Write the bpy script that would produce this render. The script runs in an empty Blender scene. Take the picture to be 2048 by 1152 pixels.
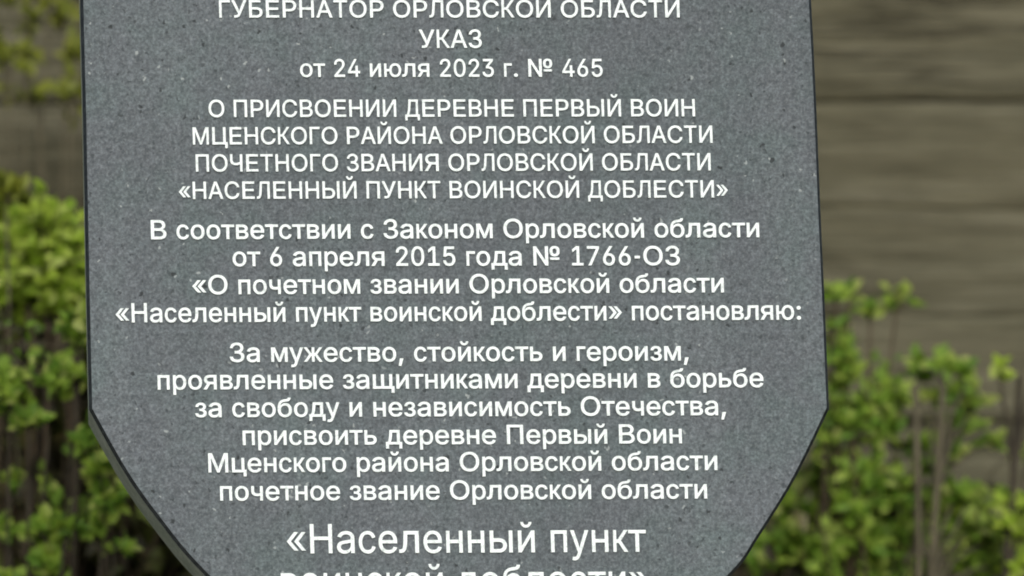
import bpy, bmesh, math, random
from mathutils import Vector, noise
from mathutils.geometry import tessellate_polygon, delaunay_2d_cdt

SC = bpy.context.scene
COL = SC.collection

# ------------------------------------------------------------------ camera
# The camera stands low and to the left of the shield and looks straight at the
# wall (sensor parallel to the stone); the picture is the upper right part of
# the lens image, hence the lens shift.
K = 0.00054            # metres per photo pixel on the stone's face
DIST = 2.7             # camera to the stone's face
FPX, FPY = 150.0, 1592.0   # photo pixel straight ahead of the lens
CAMX, CAMZ = (FPX - 910) * K, 1.30
cam_d = bpy.data.cameras.new('camera')
cam = bpy.data.objects.new('camera', cam_d)
COL.objects.link(cam)
cam.location = (CAMX, -DIST, CAMZ)
cam.rotation_euler = (math.radians(90), 0, 0)
cam_d.sensor_width = 36
cam_d.lens = 36 * DIST / (2048 * K)
cam_d.shift_x = (1024 - FPX) / 2048
cam_d.shift_y = (FPY - 576) / 2048
cam_d.clip_end = 500
cam_d.dof.use_dof = True
cam_d.dof.focus_distance = DIST
cam_d.dof.aperture_fstop = 2.7
SC.camera = cam

# ------------------------------------------------------------------ light
w = bpy.data.worlds.new('World')
SC.world = w
w.use_nodes = True
nt = w.node_tree
sky = nt.nodes.new('ShaderNodeTexSky')
sky.sky_type = 'NISHITA'
sky.sun_disc = False
SUN_EL, SUN_AZ = math.radians(30), math.radians(184)
sky.sun_elevation = SUN_EL
sky.sun_rotation = SUN_AZ
sky.dust_density = 4.0
bg = nt.nodes['Background']
nt.links.new(sky.outputs[0], bg.inputs[0])
bg.inputs[1].default_value = 0.08
sd = bpy.data.lights.new('sun', 'SUN')
sd.energy = 1.5
sd.angle = math.radians(40)
sd.color = (0.92, 0.98, 1.0)
sun = bpy.data.objects.new('sun', sd)
COL.objects.link(sun)
d = Vector((math.sin(SUN_AZ) * math.cos(SUN_EL), math.cos(SUN_AZ) * math.cos(SUN_EL), math.sin(SUN_EL)))
sun.rotation_euler = (-d).to_track_quat('-Z', 'Y').to_euler()
sun.location = d * 20

SC.view_settings.view_transform = 'Standard'
SC.view_settings.look = 'None'
SC.view_settings.gamma = 1
SC.view_settings.exposure = 0.60
SC.cycles.filter_width = 1.9

def P(px, py, Y=0.0):
    f = K * (DIST + Y) / DIST
    return Vector((CAMX + (px - FPX) * f, Y, CAMZ + (FPY - py) * f))

# ------------------------------------------------------------------ helpers
def tag(o, label=None, cat=None, group=None, kind=None):
    if label: o['label'] = label
    if cat: o['category'] = cat
    if group: o['group'] = group
    if kind: o['kind'] = kind
    return o

def empty(name, loc):
    o = bpy.data.objects.new(name, None)
    o.empty_display_size = 0.1
    o.location = loc
    COL.objects.link(o)
    return o

def build(name, verts, faces, mat, parent=None, smooth=False, mats=None, idx=None):
    me = bpy.data.meshes.new(name)
    off = parent.location if parent else Vector((0, 0, 0))
    if parent and parent.parent: off = off + parent.parent.location
    me.from_pydata([tuple(Vector(v) - off) for v in verts], [], faces)
    me.materials.append(mat)
    for m in (mats or []): me.materials.append(m)
    if idx: me.polygons.foreach_set('material_index', idx)
    if smooth: me.polygons.foreach_set('use_smooth', [True] * len(me.polygons))
    me.update()
    o = bpy.data.objects.new(name, me)
    COL.objects.link(o)
    if parent: o.parent = parent
    return o

class N:
    """tiny node-tree writer"""
    def __init__(s, name):
        s.m = bpy.data.materials.new(name)
        s.m.use_nodes = True
        s.t = s.m.node_tree
        s.b = s.t.nodes['Principled BSDF']
        s.tc = s.t.nodes.new('ShaderNodeTexCoord')
    def n(s, typ, **kw):
        x = s.t.nodes.new(typ)
        for k, v in kw.items(): setattr(x, k, v)
        return x
    def l(s, a, b): s.t.links.new(a, b)
    def map(s, scale, loc=(0, 0, 0)):
        x = s.n('ShaderNodeMapping')
        x.inputs['Scale'].default_value = scale
        x.inputs['Location'].default_value = loc
        s.l(s.tc.outputs['Object'], x.inputs[0])
        return x.outputs[0]
    def noise(s, vec, scale, detail=3, rough=0.5, dist=0.0):
        x = s.n('ShaderNodeTexNoise')
        x.inputs['Scale'].default_value = scale
        x.inputs['Detail'].default_value = detail
        x.inputs['Roughness'].default_value = rough
        x.inputs['Distortion'].default_value = dist
        s.l(vec, x.inputs['Vector'])
        return x.outputs['Fac']
    def ramp(s, fac, stops, interp='LINEAR'):
        x = s.n('ShaderNodeValToRGB')
        x.color_ramp.interpolation = interp
        e = x.color_ramp.elements
        while len(e) < len(stops): e.new(0.5)
        for i, (p, c) in enumerate(stops):
            e[i].position = p
            e[i].color = (*c, 1) if len(c) == 3 else c
        s.l(fac, x.inputs[0])
        return x.outputs[0]
    def mix(s, a, b, fac, blend='MIX'):
        x = s.n('ShaderNodeMix', data_type='RGBA', blend_type=blend)
        for sock, v in ((x.inputs[0], fac), (x.inputs[6], a), (x.inputs[7], b)):
            if isinstance(v, (int, float)): sock.default_value = v
            elif isinstance(v, tuple): sock.default_value = (*v, 1)
            else: s.l(v, sock)
        return x.outputs[2]
    def math(s, op, a, b=None):
        x = s.n('ShaderNodeMath', operation=op)
        for sock, v in ((x.inputs[0], a), (x.inputs[1], b)):
            if v is None: continue
            if isinstance(v, (int, float)): sock.default_value = v
            else: s.l(v, sock)
        return x.outputs[0]
    def bump(s, h, strength, dist):
        x = s.n('ShaderNodeBump')
        x.inputs['Strength'].default_value = strength
        x.inputs['Distance'].default_value = dist
        s.l(h, x.inputs['Height'])
        s.l(x.outputs[0], s.b.inputs['Normal'])
    def done(s, col, rough=0.6, spec=0.4):
        if isinstance(col, tuple): s.b.inputs['Base Color'].default_value = (*col, 1)
        else: s.l(col, s.b.inputs['Base Color'])
        if isinstance(rough, (int, float)): s.b.inputs['Roughness'].default_value = rough
        else: s.l(rough, s.b.inputs['Roughness'])
        s.b.inputs['Specular IOR Level'].default_value = spec
        return s.m

# ------------------------------------------------------------------ materials
def m_granite():
    s = N('grey_granite')
    o = s.tc.outputs['Object']
    fine = s.noise(o, 300, 4, 0.7)
    med = s.noise(o, 120, 3, 0.6)
    base = s.ramp(fine, [(0.30, (.052, .063, .071)), (0.5, (.091, .108, .119)), (0.70, (.155, .179, .191))])
    mid = s.ramp(med, [(0.32, (.74, .74, .74)), (0.68, (1.25, 1.25, 1.25))])
    base = s.mix(base, mid, 1.0, 'MULTIPLY')
    tint = s.ramp(s.noise(o, 14, 3, 0.6), [(0.36, (1.025, .99, 1.01)), (0.5, (1, 1, 1)), (0.64, (.96, 1.015, .985))])
    base = s.mix(base, tint, 1.0, 'MULTIPLY')
    big = s.ramp(s.noise(o, 3.5, 2, 0.5), [(0.35, (.94, .94, .94)), (0.65, (1.06, 1.06, 1.06))])
    base = s.mix(base, big, 1.0, 'MULTIPLY')
    streak = s.ramp(s.noise(s.map((26, 26, 2.2), (2, 0, 1)), 1.0, 4, .6), [(.36, (.93, .935, .94)), (.55, (1, 1, 1)), (.70, (1.06, 1.06, 1.05))])
    base = s.mix(base, streak, 1.0, 'MULTIPLY')
    # dark mineral flecks
    warp = s.n('ShaderNodeTexNoise'); warp.inputs['Scale'].default_value = 150
    s.l(o, warp.inputs['Vector'])
    wv = s.n('ShaderNodeVectorMath', operation='MULTIPLY_ADD')
    wv.inputs[1].default_value = (.010, .010, .010)
    s.l(warp.outputs['Color'], wv.inputs[0]); s.l(o, wv.inputs[2])
    def flecks(scale, keep, size, off, cl_lo):
        mp = s.n('ShaderNodeMapping'); mp.inputs['Location'].default_value = off
        s.l(wv.outputs[0], mp.inputs[0])
        v = s.n('ShaderNodeTexVoronoi'); v.inputs['Scale'].default_value = scale
        s.l(mp.outputs[0], v.inputs['Vector'])
        near = s.ramp(v.outputs['Distance'], [(size * .55, (1, 1, 1)), (size, (0, 0, 0))])
        sel = s.n('ShaderNodeSeparateColor'); s.l(v.outputs['Color'], sel.inputs[0])
        pick = s.math('GREATER_THAN', sel.outputs[0], keep)
        clus = s.ramp(s.noise(o, 7, 2, .5), [(cl_lo, (0, 0, 0)), (cl_lo + .2, (1, 1, 1))])
        return s.math('MULTIPLY', s.math('MULTIPLY', near, pick), clus)
    dark = flecks(88, .72, .24, (0, 0, 0), .30)
    base = s.mix(base, (.018, .022, .024), s.math('MULTIPLY', dark, .85))
    dark2 = flecks(150, .80, .30, (3.1, 1.7, .4), .25)
    base = s.mix(base, (.03, .036, .04), s.math('MULTIPLY', dark2, .7))
    light = flecks(120, .88, .24, (7.7, 2.2, 5.1), .32)
    base = s.mix(base, (.42, .46, .46), s.math('MULTIPLY', light, .48))
    s.bump(fine, .35, .0012)
    return s.done(base, .78, .25)

def m_polished():
    s = N('polished_dark_edge')
    f = s.noise(s.tc.outputs['Object'], 260, 3, .6)
    c = s.ramp(f, [(.35, (.006, .008, .009)), (.7, (.025, .03, .032))])
    return s.done(c, .35, .3)

def m_side():
    s = N('sawn_granite_side')
    o = s.tc.outputs['Object']
    f = s.noise(o, 240, 4, .65)
    c = s.ramp(f, [(.3, (.22, .245, .22)), (.7, (.48, .52, .46))])
    g = s.ramp(s.noise(o, 22, 3, .6), [(.4, (.8, .84, .78)), (.65, (1.1, 1.1, 1.08))])
    c = s.mix(c, g, 1.0, 'MULTIPLY')
    s.bump(f, .4, .001)
    return s.done(c, .6, .4)

def m_paint():
    s = N('white_letter_paint')
    f = s.noise(s.tc.outputs['Object'], 210, 4, .7)
    c = s.ramp(f, [(.30, (.48, .54, .545)), (.52, (.73, .80, .81))])
    s.bump(f, .3, .0006)
    return s.done(c, .6, .3)

def m_wood():
    s = N('weathered_grey_wood')
    g1 = s.noise(s.map((3.2, 3.2, 42)), 1.0, 5, .62, .15)
    g2 = s.noise(s.map((9, 9, 120), (3, 1, 7)), 1.0, 4, .6, .1)
    g3 = s.noise(s.map((.9, .9, 4.5), (9, 4, 2)), 1.0, 3, .55)
    c = s.ramp(g1, [(.26, (.058, .054, .034)), (.44, (.086, .081, .052)), (.58, (.100, .094, .062)), (.75, (.120, .114, .080))])
    t = s.ramp(g3, [(.35, (.95, .94, .92)), (.5, (1, 1, 1)), (.66, (1.03, 1.05, 1.06))])
    c = s.mix(c, t, 1.0, 'MULTIPLY')
    c2 = s.ramp(g2, [(.35, (.72, .72, .70)), (.6, (1.08, 1.08, 1.08))])
    c = s.mix(c, c2, 1.0, 'MULTIPLY')
    # long drying cracks
    cr = s.noise(s.map((1.5, 1.5, 26), (1.3, 5, 3.3)), 1.0, 3, .55, .2)
    a = s.math('ABSOLUTE', s.math('SUBTRACT', cr, .5))
    line = s.ramp(a, [(.0, (1, 1, 1)), (.036, (0, 0, 0))])
    gate = s.ramp(s.noise(s.map((1.1, 1.1, 6), (4, 2, 8)), 1.0, 2, .5), [(.44, (0, 0, 0)), (.54, (1, 1, 1))])
    crack = s.math('MULTIPLY', line, gate)
    c = s.mix(c, (.03, .027, .016), s.math('MULTIPLY', crack, .6))
    h = s.math('SUBTRACT', s.math('ADD', g1, s.math('MULTIPLY', g2, .4)), s.math('MULTIPLY', crack, .8))
    s.bump(h, .7, .014)
    return s.done(c, .85, .2)

def m_leaf(name, stops, trans=.35):
    s = N(name)
    geo = s.n('ShaderNodeNewGeometry')
    c = s.ramp(geo.outputs['Random Per Island'], stops)
    s.done(c, .55, .35)
    tr = s.n('ShaderNodeBsdfTranslucent')
    s.l(c, tr.inputs[0])
    mx = s.n('ShaderNodeMixShader'); mx.inputs[0].default_value = trans
    out = s.t.nodes['Material Output']
    s.l(s.b.outputs[0], mx.inputs[1]); s.l(tr.outputs[0], mx.inputs[2]); s.l(mx.outputs[0], out.inputs[0])
    return s.m

def m_bark(name, a, b):
    s = N(name)
    f = s.noise(s.map((60, 60, 14)), 1.0, 4, .6)
    c = s.ramp(f, [(.3, a), (.7, b)])
    s.bump(f, .5, .004)
    return s.done(c, .85, .2)

def m_ground():
    s = N('grassy_ground')
    o = s.tc.outputs['Object']
    f = s.noise(o, 30, 5, .65)
    g = s.noise(o, .8, 3, .5)
    c = s.ramp(f, [(.3, (.035, .05, .015)), (.55, (.075, .105, .03)), (.75, (.14, .15, .07))])
    e = s.ramp(f, [(.3, (.06, .048, .032)), (.7, (.15, .125, .09))])
    c = s.mix(c, e, s.ramp(g, [(.45, (0, 0, 0)), (.6, (1, 1, 1))]))
    s.bump(f, .7, .03)
    return s.done(c, .95, .1)

GRANITE, POLISH, SIDE, PAINT, WOOD, GROUND = m_granite(), m_polished(), m_side(), m_paint(), m_wood(), m_ground()
LEAF_BRIGHT = m_leaf('fresh_leaf', [(0, (.20, .32, .025)), (.35, (.31, .45, .04)), (.7, (.42, .54, .07)), (1, (.50, .58, .17))], .5)
LEAF_MID = m_leaf('green_leaf', [(0, (.09, .19, .020)), (.35, (.18, .31, .034)), (.75, (.28, .40, .050)), (1, (.40, .46, .13))], .48)
LEAF_DULL = m_leaf('olive_leaf', [(0, (.09, .11, .010)), (.5, (.15, .18, .015)), (1, (.20, .22, .03))], .3)
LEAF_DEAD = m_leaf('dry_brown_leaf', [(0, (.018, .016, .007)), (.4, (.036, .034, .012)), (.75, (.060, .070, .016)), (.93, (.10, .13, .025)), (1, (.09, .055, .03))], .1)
BARK = m_bark('grey_brown_bark', (.045, .040, .025), (.110, .097, .062))
BARK_DARK = m_bark('dark_bark', (.018, .015, .010), (.050, .042, .030))
BARK_RED = m_bark('reddish_twig_bark', (.030, .023, .014), (.075, .055, .034))

# ------------------------------------------------------------------ setting
gv, gf = [], []
GN = 24
for j in range(GN + 1):
    for i in range(GN + 1):
        gv.append(((i / GN - .5) * 160, (j / GN - .5) * 160, 0))
for j in range(GN):
    for i in range(GN):
        a = j * (GN + 1) + i
        gf.append((a, a + 1, a + GN + 2, a + GN + 1))
tag(build('ground', gv, gf, GROUND), kind='structure')

def m_bounce_paving():  # pale slab pattern for the added light-bouncing sheet
    s = N('pale_bounce_paving')
    o = s.tc.outputs['Object']
    b = s.n('ShaderNodeTexBrick')
    b.inputs['Scale'].default_value = 1.0
    b.inputs['Brick Width'].default_value = .5; b.inputs['Row Height'].default_value = .5
    b.inputs['Mortar Size'].default_value = .006
    b.inputs['Color1'].default_value = (.42, .41, .38, 1); b.inputs['Color2'].default_value = (.47, .46, .43, 1)
    b.inputs['Mortar'].default_value = (.12, .11, .09, 1)
    s.l(o, b.inputs['Vector'])
    f = s.ramp(s.noise(o, 9, 5, .65), [(.3, (.82, .82, .80)), (.7, (1.08, 1.08, 1.08))])
    return s.done(s.mix(b.outputs['Color'], f, 1.0, 'MULTIPLY'), .9, .2)
tag(build('bounce_pavement', [(-4, -9, .004), (4, -9, .004), (4, .5, .004), (-4, .5, .004)], [(0, 1, 2, 3)], m_bounce_paving()), kind='structure')  # unseen pale sheet, added to bounce light up onto the stone's underside and leaves

# ------------------------------------------------------------------ log wall
WALL_Y = 1.95
def make_wall():
    rng = random.Random(5)
    seams = [-2300, -2090, -1880, -1670, -1470, -1270, -1060, -850, -640, -430, -215, -6, 204, 414, 632, 845, 1050]
    zs = sorted(P(0, s, WALL_Y).z for s in seams)
    z = zs[0]
    low = []
    while z > .25:
        z -= .235 + rng.uniform(-.02, .02); low.append(z)
    zs = sorted([0.0] + [q for q in low if q > .1] + zs)
    depth = {}
    for s, dd in ((204, .012), (414, .0012), (632, .003), (-6, .001), (845, .003)):
        depth[round(P(0, s, WALL_Y).z, 3)] = dd
    x0, x1, NX = -4.2, 5.6, 160
    verts, faces = [], []
    for k in range(len(zs) - 1):
        za, zb = zs[k], zs[k + 1]
        prof = 28
        base = len(verts)
        lean = rng.uniform(-.012, .012)
        for i in range(NX + 1):
            x = x0 + (x1 - x0) * i / NX
            wa = .010 * noise.noise((x * 1.3, za * 9, 3.1)) + .004 * noise.noise((x * 6, za * 7, 1))
            wb = .010 * noise.noise((x * 1.3, zb * 9, 3.1)) + .004 * noise.noise((x * 6, zb * 7, 1))
            ga = depth.get(round(za, 3), .006)
            gb = depth.get(round(zb, 3), .006)
            for j in range(prof + 1):
                t = j / prof
                zz = (za + wa) * (1 - t) + (zb + wb) * t
                e0 = min(1, t / .07); e1 = min(1, (1 - t) / .07)
                bul = ga * (1 - math.sqrt(max(0, 1 - (1 - e0) ** 2))) + gb * (1 - math.sqrt(max(0, 1 - (1 - e1) ** 2)))
                y = WALL_Y + bul * 1.6 + lean - .004 * math.sin(math.pi * t)
                y += .006 * noise.noise((x * 1.1, zz * 22, k * 3.7)) + .003 * noise.noise((x * 4, zz * 60, k))
                # gap filler step between logs
                if j in (0, prof): y += .004
                verts.append((x, y, zz))
        for i in range(NX):
            for j in range(prof):
                a = base + i * (prof + 1) + j
                faces.append((a, a + prof + 1, a + prof + 2, a + 1))
    top = zs[-1]
    b = len(verts)
    for (x, y, z) in ((x0, WALL_Y + .06, 0), (x1, WALL_Y + .06, 0), (x1, WALL_Y + .06, top), (x0, WALL_Y + .06, top),
                      (x0, WALL_Y + .25, 0), (x1, WALL_Y + .25, 0), (x1, WALL_Y + .25, top), (x0, WALL_Y + .25, top)):
        verts.append((x, y, z))
    for f in ((0, 1, 2, 3), (5, 4, 7, 6), (4, 0, 3, 7), (1, 5, 6, 2), (3, 2, 6, 7)):
        faces.append(tuple(b + q for q in f))
    o = build('log_wall', verts, faces, WOOD, smooth=True)
    tag(o, 'weathered grey brown log wall with horizontal seams behind the shrubs', 'wall')
make_wall()

# ------------------------------------------------------------------ stone shield
def catmull(pts, n=7):
    out = []
    for i in range(len(pts) - 1):
        p0 = Vector(pts[max(0, i - 1)]); p1 = Vector(pts[i]); p2 = Vector(pts[i + 1]); p3 = Vector(pts[min(len(pts) - 1, i + 2)])
        for j in range(n):
            t = j / n
            out.append(.5 * ((2 * p1) + (-p0 + p2) * t + (2 * p0 - 5 * p1 + 4 * p2 - p3) * t * t + (-p0 + 3 * p1 - 3 * p2 + p3) * t ** 3))
    return out

right = [(1599, -520), (1607, -300), (1624, 0), (1634, 200), (1642, 400), (1651, 600), (1660, 817)]
curve_r = [(1660, 817), (1592, 956), (1519, 1074), (1466, 1148), (1330, 1268), (1140, 1370), (935, 1425)]
curve_l = [(935, 1425), (740, 1372), (545, 1272), (399, 1139), (315, 1038), (248, 943), (178, 819)]
left = [(178, 819), (173, 600), (169, 400), (165, 200), (160, 0), (154, -300), (149, -520)]
outline = catmull(right, 5) + catmull(curve_r) + catmull(curve_l) + catmull(left, 5) + [Vector((149, -520))]
outer = [P(p.x, p.y, 0) for p in outline]            # clockwise seen from the camera
n_o = len(outer)
def inset(poly, dist):
    res = []
    n = len(poly)
    for i in range(n):
        a, b, c = poly[i - 1], poly[i], poly[(i + 1) % n]
        d1 = Vector((b.x - a.x, b.z - a.z)).normalized(); d2 = Vector((c.x - b.x, c.z - b.z)).normalized()
        n1 = Vector((d1.y, -d1.x)); n2 = Vector((d2.y, -d2.x))      # right hand side = inwards
        m = (n1 + n2)
        m = m / max(.3, m.dot(n1))
        res.append(Vector((b.x + m.x * dist, b.y, b.z + m.y * dist)))
    return res
inner = inset(outer, .0036)
stele = empty('memorial_stele', (0.02, .05, 0))
tag(stele, 'grey granite memorial shield carrying white Cyrillic lettering', 'memorial')
TH = .105
# face: fan of the front polygon
tri = tessellate_polygon([[Vector((v.x, v.z, 0)) for v in inner]])
build('face_slab', inner, [tuple(t) for t in tri], GRANITE, stele)
def strip(ring_a, ring_b):
    v = list(ring_a) + list(ring_b); n = len(ring_a)
    f = [(i, (i + 1) % n, n + (i + 1) % n, n + i) for i in range(n)]
    return v, f
edge = [v + Vector((0, .0036, 0)) for v in outer]
v, f = strip(inner, edge)
build('edge_bevel', v, f, POLISH, stele)
back = [v + Vector((0, TH, 0)) for v in outer]
v, f = strip(edge, back)
tri_b = [tuple(n_o + q for q in t) for t in tri]
build('slab_body', v, f + tri_b, SIDE, stele)
# pedestal under the tip, on the ground
def frustum(x0, x1, y0, y1, z0, z1, b=.012):
    bm = bmesh.new()
    bmesh.ops.create_cube(bm, size=1)
    for q in bm.verts:
        q.co = Vector(((x0 + x1) / 2 + q.co.x * (x1 - x0), (y0 + y1) / 2 + q.co.y * (y1 - y0), (z0 + z1) / 2 + q.co.z * (z1 - z0)))
    bmesh.ops.bevel(bm, geom=bm.edges[:], offset=b, segments=2, affect='EDGES')
    vs = [q.co.copy() for q in bm.verts]; bm.verts.index_update()
    fs = [tuple(q.index for q in ff.verts) for ff in bm.faces]
    bm.free()
    return vs, fs
vs, fs = frustum(-.26, .29, -.04, .16, .12, 1.455)
build('pedestal', vs, fs, SIDE, stele)
vs, fs = frustum(-.40, .43, -.18, .30, 0, .125)
build('base_block', vs, fs, SIDE, stele)

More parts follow.
